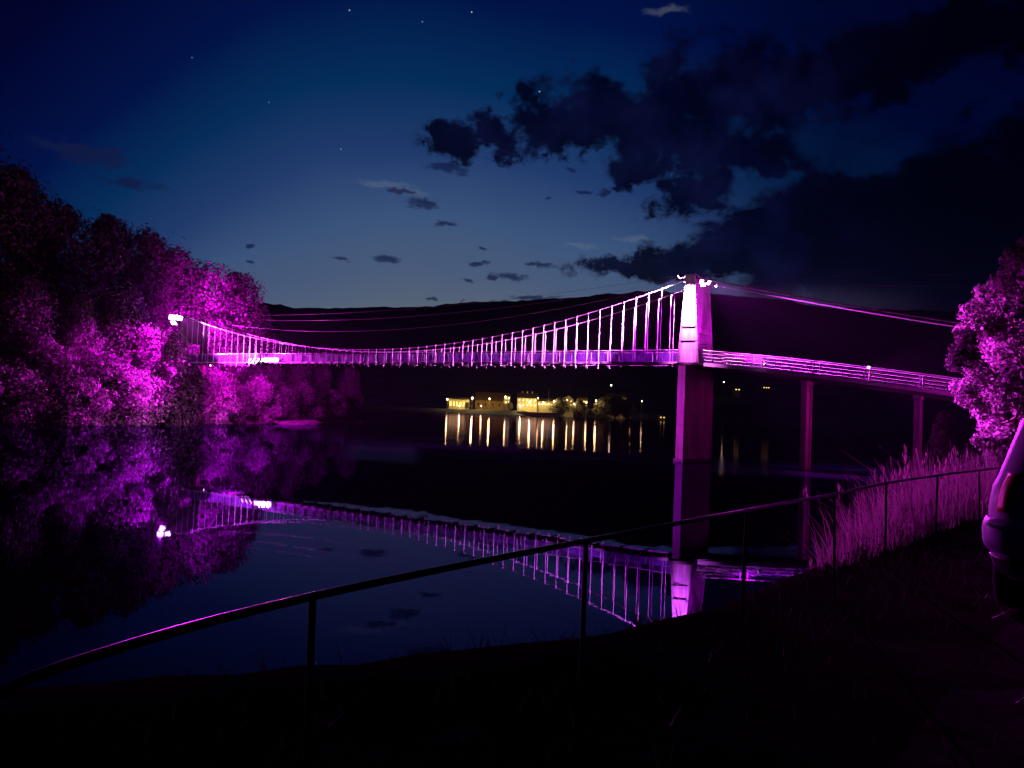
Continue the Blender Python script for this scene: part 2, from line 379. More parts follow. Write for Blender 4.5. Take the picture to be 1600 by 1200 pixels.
# ------------------------------------------------------------------ the suspension footbridge
BL = Vector((-53.65, 121.507, 0)); BU = Vector((.84635, -.53263, 0)); BF = Vector((.53263, .84635, 0))
def B(s, t, z): return BL + BU * s + BF * t + Vector((0, 0, z))      # along the bridge, across it (0 near cable plane), up
ROTB = Matrix((BU, BF, Vector((0, 0, 1)))).transposed()
ST, SL, CW, DZ = 84.6, 0.6, 3.4, 10.1
bridge = empty('suspension_bridge', B(ST, CW / 2, 0))
tag(bridge, 'long suspension footbridge floodlit magenta, with hangers, concrete tower and sloping ramp', 'bridge')
ZT, ZL = 18.75, 17.6
def cable_z(s):
    mid, low = 41.5, 11.75
    if s > mid: return low + (ZT - low) * ((s - mid) / (ST - mid)) ** 2
    return low + (ZL - low) * ((s - mid) / (SL - mid)) ** 2
# deck
mb = MB()
for k in range(28):
    a, b_ = 0.2 + k * (ST - .4) / 28, 0.2 + (k + 1) * (ST - .4) / 28 - .03
    mb.beam(B(a, CW / 2, DZ - .06), B(b_, CW / 2, DZ - .06), CW - .5, .10)
mb.build('deck', M['timber'], bridge)
for t in (.14, CW - .14):
    MB().beam(B(.2, t, DZ - .04), B(ST - .9, t, DZ - .04), .12, .22).build('edge_beam', M['paint'], bridge)
mb = MB()
for k in range(30): mb.beam(B(.8 + k * 2.81, -.1, DZ - .24), B(.8 + k * 2.81, CW + .1, DZ - .24), .12, .18)
mb.build('cross_girders', M['girder'], bridge)
for t in (.22, CW - .22):                                                # mesh railing of the main span
    r_ = MB(); r_.tube([B(.3, t, DZ + 1.28), B(ST - .95, t, DZ + 1.28)], .035, 6)
    for k in range(43): r_.beam(B(.3 + k * 1.975, t, DZ + .07), B(.3 + k * 1.975, t, DZ + 1.27), .05, .05)
    rr = r_.build('railing', M['steel'], bridge)
    p_ = MB()
    for k in range(int(83.2 / .09)):
        s_ = .35 + k * .09
        p_.hexa([B(s_ - .028, t - .006, DZ + .1), B(s_ + .028, t - .006, DZ + .1), B(s_ + .028, t + .006, DZ + .1), B(s_ - .028, t + .006, DZ + .1)],
                [B(s_ - .028, t - .006, DZ + 1.22), B(s_ + .028, t - .006, DZ + 1.22), B(s_ + .028, t + .006, DZ + 1.22), B(s_ - .028, t + .006, DZ + 1.22)])
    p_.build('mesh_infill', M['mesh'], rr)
# main cables and hangers
for t in (0, CW):
    MB().tube([B(s, t, cable_z(s)) for s in np.linspace(SL, ST, 90)], .045, 6).build('main_cable', M['cable'], bridge, smooth=True)
hang = []
for t in (0, CW):
    for k in range(59):
        s = 1.55 + k * 1.4 - (.25 if t else 0)
        p = B(s, t, DZ); L = cable_z(s) - DZ
        hang.append((L / math.hypot(p.x, p.y), s, t))
hang.sort(reverse=True)
def hanger(mb, s, t):
    z1 = cable_z(s)
    mb.tube([B(s, t, DZ - .38), B(s, t, z1 - .05)], .021, 6)
    mb.box(B(s, t, z1 - .02), .11, .11, .20, ROTB); mb.box(B(s, t, DZ - .40), .09, .09, .08, ROTB)
    return mb
for L, s, t in hang[:100]: hanger(MB(), s, t).build('hanger', M['paint'], bridge)
rest = MB()
for L, s, t in hang[100:]: hanger(rest, s, t)
tag(rest.build('hangers', M['paint'], bridge), 'short hangers near mid span', kind='stuff')
# towers
def tower(sc, z0, z1, wb, wt, cm=None):
    cm = cm or M['concrete']
    pw = MB()
    tn, tf = -.75, CW + .75                       # outer faces
    h = z1 - z0
    def prof(z): return (wb + (wt - wb) * (z - z0) / h) / 2
    zd = z0 + 3.2
    # solid diaphragm above the doorway, and cap
    pw.hexa([B(sc + a * prof(zd) * .86, t, zd) for a, t in ((-1, -.1), (1, -.1), (1, CW + .1), (-1, CW + .1))],
            [B(sc + a * prof(z1) * .86, t, z1 - .05) for a, t in ((-1, -.1), (1, -.1), (1, CW + .1), (-1, CW + .1))])
    tw = pw.build('tower', cm, bridge)
    for ta, tb, sg in ((tn, -.1, -1), (CW + .1, tf, 1)):
        L_ = MB()
        o = tn if sg < 0 else tf; i_ = ta if sg > 0 else tb
        # recessed panel between raised edge strips, as on the real leg
        def slab(x0, x1, out, za, zb):
            oo = o - sg * out
            L_.hexa([B(sc + x0 * prof(za), oo, za), B(sc + x1 * prof(za), oo, za), B(sc + x1 * prof(za), i_, za), B(sc + x0 * prof(za), i_, za)][::1 if sg < 0 else -1],
                    [B(sc + x0 * prof(zb), oo, zb), B(sc + x1 * prof(zb), oo, zb), B(sc + x1 * prof(zb), i_, zb), B(sc + x0 * prof(zb), i_, zb)][::1 if sg < 0 else -1])
        slab(-1, -.80, 0, z0, z1); slab(.80, 1, 0, z0, z1)
        for a_, b_, rc in ((0, .26, .05), (.26, .42, .055), (.42, 1, .045)):
            slab(-.797, .797, rc, z0 + a_ * h + .03, z0 + b_ * h - .03)
        L_.build('leg', cm, tw)
    for fz in (.26, .42):
        zz = z0 + fz * h
        MB().beam(B(sc - prof(zz) * 1.0, tn + .035, zz), B(sc + prof(zz) * 1.0, tn + .035, zz), .09, .055).build('ledge', M['girder'], tw)
    cp = MB(); cp.box(B(sc, CW / 2, z1 + .12), wt * 1.05, CW + 1.7, .26, ROTB)
    for t in (0, CW): cp.box(B(sc, t, z1 + .34), .7, .35, .22, ROTB)
    cp.build('cap', cm, tw)
    return tw
tower(ST, DZ - .1, 18.7, 2.25, .95)
tower(SL, DZ - .1, 17.0, 1.2, .6, M['dark_pier'])  # dark concrete stands in for a tower the lamps leave unlit
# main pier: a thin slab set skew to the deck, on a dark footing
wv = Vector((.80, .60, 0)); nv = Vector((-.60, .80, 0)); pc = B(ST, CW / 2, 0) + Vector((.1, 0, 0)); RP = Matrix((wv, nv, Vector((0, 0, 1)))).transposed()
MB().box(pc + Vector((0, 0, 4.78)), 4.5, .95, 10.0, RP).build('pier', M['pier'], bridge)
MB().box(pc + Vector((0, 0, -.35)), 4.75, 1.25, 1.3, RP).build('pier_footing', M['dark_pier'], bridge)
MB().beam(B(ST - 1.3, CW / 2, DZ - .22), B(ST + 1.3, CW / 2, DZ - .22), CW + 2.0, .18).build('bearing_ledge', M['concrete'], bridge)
MB().box(B(SL, CW / 2, 5.0), .42, 1.1, 9.7, ROTB).build('pier', M['dark_pier'], bridge)  # left pier darkened in its colour to read as unlit
# the ramp
def rz(s):                                     # height of the ramp walkway at s metres past the tower
    return DZ - .02 - .085 * s - .0013 * s * s
RS = [0.9 + k * 2.6 for k in range(17)]
dk = MB(); eb = [MB(), MB()]; gd = MB()
for a, b_ in zip(RS[:-1], RS[1:]):
    dk.beam(B(ST + a, CW / 2, rz(a)), B(ST + b_, CW / 2, rz(b_)), CW - .5, .14)
    for i, t in enumerate((.16, CW - .16)): eb[i].beam(B(ST + a, t, rz(a) - .06), B(ST + b_, t, rz(b_) - .06), .12, .34)
    for t in (.45, CW - .45): gd.beam(B(ST + a, t, rz(a) - .34), B(ST + b_, t, rz(b_) - .34), .22, .46)
dk.build('ramp_deck', M['timber'], bridge)
for e in eb: e.build('ramp_edge_beam', M['paint'], bridge)
gd.build('ramp_girder', M['girder'], bridge)
for t in (.16, CW - .16):
    rl = MB()
    for k, hh in enumerate((1.35, 1.01, .68, .36)):
        rl.tube([B(ST + s, t, rz(s) + hh) for s in RS], .05 if k == 0 else .042, 6)
    rr = rl.build('ramp_railing', M['paint'], bridge)
    for s in [1.2, 5.6, 6.3, 11.2, 11.8, 16.2, 20.6, 25.2, 29.8, 34.4, 39.0]: MB().beam(B(ST + s, t, rz(s) + .1), B(ST + s, t, rz(s) + 1.35), .07, .07).build('post', M['steel'], rr)
    pn = MB()
    for a, b_ in zip(RS[:-1], RS[1:]):
        n_ = 24
        for k in range(n_):
            s_ = a + (b_ - a) * k / n_
            pn.hexa([B(ST + s_ - .02, t - .008, rz(s_) + .13), B(ST + s_ + .02, t - .008, rz(s_) + .13), B(ST + s_ + .02, t + .008, rz(s_) + .13), B(ST + s_ - .02, t + .008, rz(s_) + .13)],
                    [B(ST + s_ - .02, t - .008, rz(s_) + .40), B(ST + s_ + .02, t - .008, rz(s_) + .40), B(ST + s_ + .02, t + .008, rz(s_) + .40), B(ST + s_ - .02, t + .008, rz(s_) + .40)])
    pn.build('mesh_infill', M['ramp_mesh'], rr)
for s, zb in ((11.0, -1.5), (20.4, .2), (30.0, 1.5)):
    mb = MB(); zt = rz(s) - .56
    for t in (.55, CW - .55): mb.box(B(ST + s, t, (zt + zb) / 2), .5, .42, zt - zb, ROTB)
    mb.box(B(ST + s, CW / 2, (zt + zb) / 2), .16, CW - 1.55, zt - zb - .02, ROTB); mb.box(B(ST + s, CW / 2, zt - .18), .58, CW - .2, .34, ROTB)
    mb.build('ramp_pier', M['pier'], bridge)
MB().box(B(ST + 43.2, CW / 2, 3.6), 3.4, CW + .6, 6.2, ROTB).build('abutment', M['pier'], bridge)
for t in (0, CW):
    MB().tube([B(ST + s, t, ZT + .05 - .208 * s - .0010 * s * (44 - s)) for s in np.linspace(0, 46, 24)], .075, 6).build('backstay_cable', M['cable'], bridge, smooth=True)
    MB().tube([B(SL - s, t, ZL - .42 * s) for s in (0, 8, 16, 24)], .075, 6).build('backstay_cable', M['cable'], bridge)

# floodlights fixed to the bridge, with some added fill beams
MAG, PINK, VIO = (.88, .004, .95), (1.0, .16, .95), (.30, .01, 1.0)
lens_m = emis('magenta_lens', (1.0, .50, 1.0), 26); lens_s = emis('magenta_lens_soft', (1.0, .45, 1.0), 9)
def aim(o, p, q): o.rotation_euler = (Vector(q) - Vector(p)).to_track_quat('-Z', 'Y').to_euler()
def lamp(p, target, power, color, cone=120, blend=.6, rad=.18, parent=None, fixture=True, size=.42, lens=None, off=.22):
    p = Vector(p); d = (Vector(target) - p).normalized()
    if fixture:
        q = d.to_track_quat('-Z', 'Y').to_matrix()
        m1 = MB(); m1.hexa([p + q @ Vector((x * size * .5, y * size * .38, -.02)) for x, y in ((-1, -1), (1, -1), (1, 1), (-1, 1))],
                           [p + q @ Vector((x * size * .36, y * size * .26, .22)) for x, y in ((-1, -1), (1, -1), (1, 1), (-1, 1))])
        m1.beam(p + q @ Vector((0, -.02, .15)), p + q @ Vector((0, -.02, .15)) - Vector((0, 0, .42)), .06, .06)
        fx = m1.build('floodlight', M['black'], parent)
        ln = MB(); ln.hexa([p + q @ Vector((x * size * .47, y * size * .35, -.06)) for x, y in ((-1, -1), (1, -1), (1, 1), (-1, 1))],
                           [p + q @ Vector((x * size * .47, y * size * .35, -.022)) for x, y in ((-1, -1), (1, -1), (1, 1), (-1, 1))])
        ln.build('lens', lens or lens_m, fx)
    ld = bpy.data.lights.new('floodlight_or_fill_beam', 'SPOT'); ld.energy = power; ld.color = color
    ld.spot_size = R(cone); ld.spot_blend = blend; ld.shadow_soft_size = rad
    lo = bpy.data.objects.new('floodlight_or_fill_beam', ld); COL.objects.link(lo); lo.location = p + d * off; aim(lo, p, target)
    return lo
# left tower: a cluster of strong lamps facing the river and the trees
lt = B(SL, -1.2, 17.0)
lamp(lt + BU * 1.0 - BF * .3, B(24, 0, 9.0), 560000, (.95, .035, 1), 46, .5, parent=bridge, size=.95)
lamp(lt - BF * .6 + Vector((0, 0, -.75)), (-60, 100, -6), 70000, MAG, 110, .8, parent=bridge, size=.95)
lamp(lt - BF * .9 + Vector((0, 0, .1)), (-.5, 2.5, 4), 120000, (.8, .012, 1), 14, .9, parent=bridge, size=.95)
lamp(lt - BU * .3 + BF * .3 + Vector((0, 0, .5)), (-76, 124, 27), 4500, (.5, .004, 1), 125, .8, parent=bridge, size=.6)
lamp(lt - BU * .6 - BF * .3, (-78, 99, -6), 80000, MAG, 62, .9, parent=bridge, size=.8)
lamp(B(SL + .3, -1.6, 9.2), (-63, 103, -1), 80000, MAG, 130, .7, parent=bridge, size=.5, lens=lens_s)
lamp(B(SL + 1.4, CW + 1.0, 15.0), (-54, 145, 20), 130000, MAG, 110, .8, parent=bridge, size=.6)
lamp(B(10, CW + .2, 9.2), (-40, 165, 0), 60000, (.8, .004, .8), 130, .8, parent=bridge, size=.5, lens=lens_s)
lamp(B(9, -.75, 9.55), (-68, 100, 3.5), 120000, MAG, 84, .8, parent=bridge, size=.4, lens=lens_s)
lamp(B(14.5, -.75, 9.55), (-46, 145, 2.5), 60000, MAG, 76, .8, parent=bridge, size=.4, lens=lens_s)
# row of floods on the deck, a quarter of the way over
for k in range(7):
    s = 17.2 + k * .95
    p = B(s, -.12, DZ + .30)
    lamp(p, p - BF * 3 + Vector((0, 0, 1.6)) + BU * (2 if k > 3 else -2), 3500, PINK, 150, .5, parent=bridge, size=.80, lens=lens_m)
lamp(B(21, -1.0, DZ + .2), B(30, 0, DZ + 1.2), 5000, MAG, 160, .5, fixture=False)  # added fill beam without a fitting, along the deck
lamp(B(19, -1.0, DZ + .2), B(10, 0, DZ + 2.5), 6000, PINK, 160, .5, fixture=False)  # second added fill beam, no fitting, towards the left hangers
# right tower: one for the near leg, two down the span, two out over the ramp, plus added fills
lamp(B(ST - .1, -2.6, 18.4), B(ST, -.6, 16.3), 50000, PINK, 70, .6, parent=bridge, size=.35)
lamp(B(ST - .1, -2.6, 18.4), B(ST, -.6, 12.6), 46000, (1, .1, .95), 19, .6, fixture=False)  # extra beam added to brighten the leg foot, no fitting
lamp(B(ST - 1.2, -.5, 18.8), B(ST - 17, 0, 10.2), 440000, (1, .17, 1), 42, .5, parent=bridge, size=.45)
lamp(B(ST - 1.2, CW + .4, 18.8), B(ST - 17, CW, 10.2), 340000, (1, .14, 1), 42, .5, parent=bridge, size=.45)
lamp(B(ST - 1.3, CW / 2, 18.6), B(ST - 6.5, CW / 2, 10), 60000, (.8, .02, 1), 70, .8, parent=bridge, size=.4)  # wide lamp added to fill the dark deck beside the tower
lamp(B(ST + 1.2, -.9, 18.1), (38, 54, 8), 420000, (.88, .03, .9), 30, .7, parent=bridge, size=.62, lens=lens_s)
lamp(B(ST + 1.2, -.3, 17.9), (9.0, 15.3, 4.3), 330000, (.8, .02, .95), 10, .95, parent=bridge, size=.5, lens=lens_s)
lamp(B(ST + 1.2, CW * .4, 18.4), B(ST + 18, 0, 6.5), 170000, (.88, .05, .98), 66, .7, parent=bridge, size=.6)
lamp(B(ST + 1.2, CW + .5, 18.5), B(ST + 14, CW, 8.5), 60000, VIO, 80, .7, parent=bridge, size=.4)
lamp(B(ST + 16.5, -.2, rz(16.5) + 1.3), (38, 54, 7), 40000, MAG, 80, .8, parent=bridge, size=.3, lens=lens_s)  # lamp added on the ramp as fill for the magenta tree
lamp(B(ST + 7.5, -.25, rz(7.5) + .5), B(ST + .6, CW * .5, 15.0), 9000, MAG, 60, .8, parent=bridge, size=.3, lens=lens_s)
lamp(B(ST + 8.0, CW / 2, rz(8.0) - 1.0), pc + Vector((0, 0, 2.5)), 280, (.9, .004, .45), 90, .8, fixture=False)  # added beam without fitting, for the main pier's wide face
lamp(B(ST - 9.0, -.3, DZ - .6), pc + Vector((-1.4, -1.2, 3.5)), 5200, MAG, 60, .8, fixture=False)  # added beam without fitting, brightens the main pier's edge strip
lamp(B(ST + 17.5, CW / 2 - .6, rz(17.5) - 1.0), B(ST + 11, CW / 2, 4.0), 1100, (.95, .004, .5), 100, .8, fixture=False)  # added beam under the ramp, no fitting, reddens the first ramp pier
lamp(B(ST + 27.5, CW / 2 - .6, rz(27.5) - 1.0), B(ST + 20.4, CW / 2, 4.0), 1300, (.95, .004, .6), 100, .8, fixture=False)  # same added light for the second ramp pier
lamp(B(ST + 6.0, -.4, rz(6) - .7), B(ST + 11, .4, 4.5), 500, (.9, .004, .8), 90, .8, fixture=False)  # added near-side beam on the first ramp pier, no fitting
lamp(B(ST + 15.0, -.4, rz(15) - .7), B(ST + 20.4, .4, 3.8), 700, (.9, .004, .9), 90, .8, fixture=False)  # added near-side beam on the second ramp pier, no fitting

# ------------------------------------------------------------------ overhead wires between the towers and on to the bank
def wire(pa, pb, sag, label):
    pts = [Vector(pa).lerp(Vector(pb), k / 40) - Vector((0, 0, sag * 4 * (k / 40) * (1 - k / 40))) for k in range(41)]
    return tag(MB().tube(pts, .013, 5).build('overhead_wire', M['wire']), label, 'wire', 'thin wires strung above the bridge')
wire(B(SL, 1.0, 18.1), B(ST, .6, 19.3), 1.7, 'topmost thin wire strung between the two bridge towers')
wire(B(SL, 2.4, 17.9), B(ST, 2.2, 19.2), 2.3, 'middle thin wire strung between the two bridge towers')
wire(B(SL, 1.6, 17.3), B(ST, 1.4, 18.9), 3.6, 'lowest and slackest wire strung between the two bridge towers')
wire(B(ST, .6, 19.25), B(ST + 70, 4, 18.4), 1.2, 'upper thin wire running from the tower top to the right bank')
wire(B(ST, 2.2, 19.15), B(ST + 70, 6, 17.2), 1.6, 'lower thin wire running from the tower top to the right bank')

# ------------------------------------------------------------------ foliage
def leaf_quads(C, size, rng, outward=None, aspect=.6):
    n = len(C); nrm = rng.normal(size=(n, 3))
    if outward is not None: nrm = nrm * .42 + outward
    nrm /= np.linalg.norm(nrm, axis=1)[:, None] + 1e-9
    a = np.cross(nrm, rng.normal(size=(n, 3))); a /= np.linalg.norm(a, axis=1)[:, None] + 1e-9
    b = np.cross(nrm, a); sz = size * rng.uniform(.55, 1.35, (n, 1)); k = rng.uniform(-.3, .3, (n, 1))
    v = np.stack([C - a * sz, C - b * sz * aspect + a * sz * k + nrm * sz * .15, C + a * sz, C + b * sz * aspect + a * sz * k], 1).reshape(-1, 3)
    return v, np.arange(4 * n).reshape(n, 4)
def crown_points(rng, H, width, lobes, per, z0=.28, lean=0.0, lob=.17):
    pts, outs, cents = [], [], []
    for i in range(lobes):
        zf = z0 + (1 - z0) * ((i + .5) / lobes) ** .9
        prof = math.sin(min(1, max(.06, (zf - z0 + .06) / (1.06 - z0))) * PI * .86 + .25)
        rad = width / 2 * max(.12, prof) * rng.uniform(.45, 1.0)
        th = i * 2.4 + rng.uniform(-.5, .5)
        c = np.array([rad * math.cos(th) * .8 + lean * zf * H, rad * math.sin(th) * .8, zf * H * .93])
        Rr = H * lob * rng.uniform(.6, 1.25) * (.65 + .5 * prof)
        n = int(per * rng.uniform(.7, 1.3)); dv = rng.normal(size=(n, 3)); dv /= np.linalg.norm(dv, axis=1)[:, None]
        lump = 1 + .25 * np.sin(dv[:, 0] * 5 + i) * np.sin(dv[:, 1] * 6 + 2 * i) * np.cos(dv[:, 2] * 5)
        rr = Rr * rng.uniform(.25, 1.0, n) ** .45 * lump
        p = c + dv * rr[:, None] * np.array([1.05, 1.05, .85])
        stray = rng.random(n) < .05; p[stray] += dv[stray] * Rr * .35
        pts.append(p); outs.append(dv); cents.append(c)
    return np.concatenate(pts), np.concatenate(outs), cents
def tree_meshes(seed, H=20., width=11., lobes=22, per=480, z0=.25, leaf=.24, lean=0., lob=.15, trunk_r=.32):
    rng = np.random.default_rng(seed)
    P, O, cents = crown_points(rng, H, width, lobes, per, z0, lean, lob)
    v, f = leaf_quads(P, leaf, rng, O)
    t = MB(); n = 9
    path = [Vector((lean * H * (k / n) + rng.normal() * .012 * H * (k / n), rng.normal() * .012 * H * (k / n), H * .86 * k / n)) for k in range(n + 1)]
    path[0].z -= 1.2
    t.tube(path, [trunk_r * (1 - .88 * k / n) * (1.35 if k == 0 else 1) for k in range(n + 1)], 8)
    for c in cents:
        c = Vector(c); k = max(1, min(n - 1, int(n * (c.z / (H * .86)) * .62)))
        a = path[k]; mid = a.lerp(c, .5) + Vector((0, 0, -.02 * H)); r0 = trunk_r * (1 - .88 * k / n) * .55
        t.tube([a, mid, a.lerp(c, 1.0)], [r0, r0 * .6, r0 * .22], 5)
    return (v, f), t
PROTO = {}
def tree(kind, label, cat, loc, height, wscale=1.0, rz=0.0, leafm='leaf', group=None, name='tree'):
    key = (kind, leafm)
    if key not in PROTO:
        (v, f), t = tree_meshes(**KINDS[kind])
        cr = link_mesh('crown', v, f, M[leafm]); tr = t.build('trunk', M['bark'], smooth=True)
        PROTO[key] = [cr, tr, False]
    cr, tr, used = PROTO[key]
    H0 = KINDS[kind].get('H', 20.)
    root = empty(name, loc, 0.0); root.rotation_euler.z = rz
    sc = height / H0; root.scale = (sc * wscale, sc * wscale, sc)
    if not used: PROTO[key][2] = True; a, b_ = cr, tr
    else:
        a, b_ = cr.copy(), tr.copy(); COL.objects.link(a); COL.objects.link(b_)
    a.parent = root; b_.parent = root
    return tag(root, label, cat, group)
KINDS = {
    'broad': dict(seed=1, width=12, lobes=26, per=480),
    'round': dict(seed=2, width=13, lobes=24, per=520, z0=.2, lob=.17),
    'tall': dict(seed=3, width=8.5, lobes=24, per=460, z0=.18, lob=.14),
    'open': dict(seed=4, width=13, lobes=17, per=360, z0=.34, lob=.13, lean=.05, leaf=.22),
    'slim': dict(seed=5, width=6.5, lobes=20, per=440, z0=.12, lob=.13),
    'shrub': dict(seed=6, H=6., width=6.6, lobes=13, per=520, z0=.10, lob=.22, leaf=.14, trunk_r=.10),
    'shrub_tall': dict(seed=7, H=6., width=4.6, lobes=13, per=480, z0=.10, lob=.19, leaf=.14, trunk_r=.09),
    'small': dict(seed=8, H=8., width=7, lobes=14, per=120, z0=.22, lob=.2, leaf=.36, trunk_r=.2),
}
def zl(x, y): return float(z_left(np.array([x]), np.array([y]))[0])
def on_left(px, top, Y, kind, ws, label, leafm='leaf', name='tree', base=None, cat='tree', group='trees of the left bank wood', rz=None):
    p = at(px, top, Y); z0 = zl(p.x, Y) - .3
    return tree(kind, label, cat, (p.x, Y, z0), max(3., p.z - z0), ws, rz if rz is not None else px * .37, leafm, group, name)
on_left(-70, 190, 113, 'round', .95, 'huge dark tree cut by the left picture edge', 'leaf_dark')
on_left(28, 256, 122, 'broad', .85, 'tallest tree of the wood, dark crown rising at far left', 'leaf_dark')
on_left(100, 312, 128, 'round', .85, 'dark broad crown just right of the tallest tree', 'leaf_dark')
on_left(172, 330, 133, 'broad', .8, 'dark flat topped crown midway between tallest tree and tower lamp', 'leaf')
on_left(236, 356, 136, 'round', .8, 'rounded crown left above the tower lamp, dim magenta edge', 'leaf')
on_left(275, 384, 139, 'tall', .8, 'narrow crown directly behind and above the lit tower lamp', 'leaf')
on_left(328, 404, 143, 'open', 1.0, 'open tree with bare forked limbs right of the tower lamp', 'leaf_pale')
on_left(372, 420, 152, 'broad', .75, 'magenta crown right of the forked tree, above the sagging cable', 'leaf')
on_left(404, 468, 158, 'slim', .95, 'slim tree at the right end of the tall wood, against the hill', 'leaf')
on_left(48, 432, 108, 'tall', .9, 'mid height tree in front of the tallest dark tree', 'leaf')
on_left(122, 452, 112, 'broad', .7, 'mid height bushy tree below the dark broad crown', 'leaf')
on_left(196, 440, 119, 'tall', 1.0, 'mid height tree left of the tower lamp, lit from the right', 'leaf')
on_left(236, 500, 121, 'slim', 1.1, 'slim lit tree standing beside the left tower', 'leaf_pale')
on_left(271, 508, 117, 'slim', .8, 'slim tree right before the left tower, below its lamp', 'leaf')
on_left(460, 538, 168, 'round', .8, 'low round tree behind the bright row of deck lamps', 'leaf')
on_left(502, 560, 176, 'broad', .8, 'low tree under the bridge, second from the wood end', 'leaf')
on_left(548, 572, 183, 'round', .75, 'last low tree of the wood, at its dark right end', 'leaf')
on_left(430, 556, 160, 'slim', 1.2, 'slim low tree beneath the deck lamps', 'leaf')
GS = 'shrubs along the left shore'
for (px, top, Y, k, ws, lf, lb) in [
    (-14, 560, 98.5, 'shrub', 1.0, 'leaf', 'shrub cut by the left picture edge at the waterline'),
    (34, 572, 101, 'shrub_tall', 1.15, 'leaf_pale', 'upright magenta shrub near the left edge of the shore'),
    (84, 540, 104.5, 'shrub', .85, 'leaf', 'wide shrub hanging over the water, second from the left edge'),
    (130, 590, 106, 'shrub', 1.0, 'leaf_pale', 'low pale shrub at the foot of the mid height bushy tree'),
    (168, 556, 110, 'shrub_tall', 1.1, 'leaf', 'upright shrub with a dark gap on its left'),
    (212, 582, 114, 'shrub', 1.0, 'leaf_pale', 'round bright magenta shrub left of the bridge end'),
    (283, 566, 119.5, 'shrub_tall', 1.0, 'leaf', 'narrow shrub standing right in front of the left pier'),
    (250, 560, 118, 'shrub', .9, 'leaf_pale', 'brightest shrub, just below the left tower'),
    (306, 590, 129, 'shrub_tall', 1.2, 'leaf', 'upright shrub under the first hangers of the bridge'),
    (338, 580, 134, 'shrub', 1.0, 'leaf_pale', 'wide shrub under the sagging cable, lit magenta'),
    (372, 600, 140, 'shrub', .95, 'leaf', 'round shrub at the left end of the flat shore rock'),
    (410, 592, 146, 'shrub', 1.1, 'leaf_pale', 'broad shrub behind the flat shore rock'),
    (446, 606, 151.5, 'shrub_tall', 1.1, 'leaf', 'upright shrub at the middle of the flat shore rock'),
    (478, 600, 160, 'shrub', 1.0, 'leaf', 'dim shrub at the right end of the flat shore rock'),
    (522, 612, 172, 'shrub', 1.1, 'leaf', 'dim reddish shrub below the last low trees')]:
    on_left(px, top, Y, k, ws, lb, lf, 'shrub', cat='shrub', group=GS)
# undergrowth filling the slope
rng = np.random.default_rng(11); n = 26000
ux, uy = rng.uniform(-105, -34, n), rng.uniform(84, 195, n)
dl = -sdist(SHORE_L, ux, uy); k = (dl > -.6) & (dl < 26); ux, uy, dl = ux[k], uy[k], dl[k]
hmax = 1.0 + 2.2 * sst(dl, 0, 6) * (pnoise(ux, uy, .12, 9, 2) * .8 + .8)
C = np.stack([ux, uy, z_left(ux, uy) + rng.uniform(0, 1, len(ux)) * hmax], 1)
v, f = leaf_quads(C, .42, rng)
tag(link_mesh('undergrowth', v, f, M['leaf']), 'dense undergrowth covering the left bank slope between the trees', 'undergrowth', kind='stuff')
# flat shore rock
def rock(name, label, c, sx, sy, sz, seed, rzz):
    r_ = MB(); r_.ball((0, 0, 0), 1, 26, 14)
    v = []
    for q in r_.v:
        q = Vector(q); k = 1 + .28 * mnoise.fractal(q * 1.7 + Vector((seed, 0, 0)), 1, 2, 4)
        q = Vector((q.x * sx * k, q.y * sy * k, max(-.5, min(.55, q.z)) * sz * 1.6 * k)); v.append(q)
    r_.v = v
    o = r_.build(name, M['rock'], smooth=False); o.location = c; o.rotation_euler.z = rzz
    return tag(o, label, 'rock')
p = at(455, 661, 151)
rock('shore_rock', 'long flat pale rock shelf at the waterline of the left bank', (p.x + 1.2, 152, .05), 6.5, 2.2, .8, 3, 1.1)
rock('shore_rock', 'small dark boulder in the shallows left of the bridge end', (-61.5, 103.3, .1), 1.5, 1.0, .7, 8, .5)

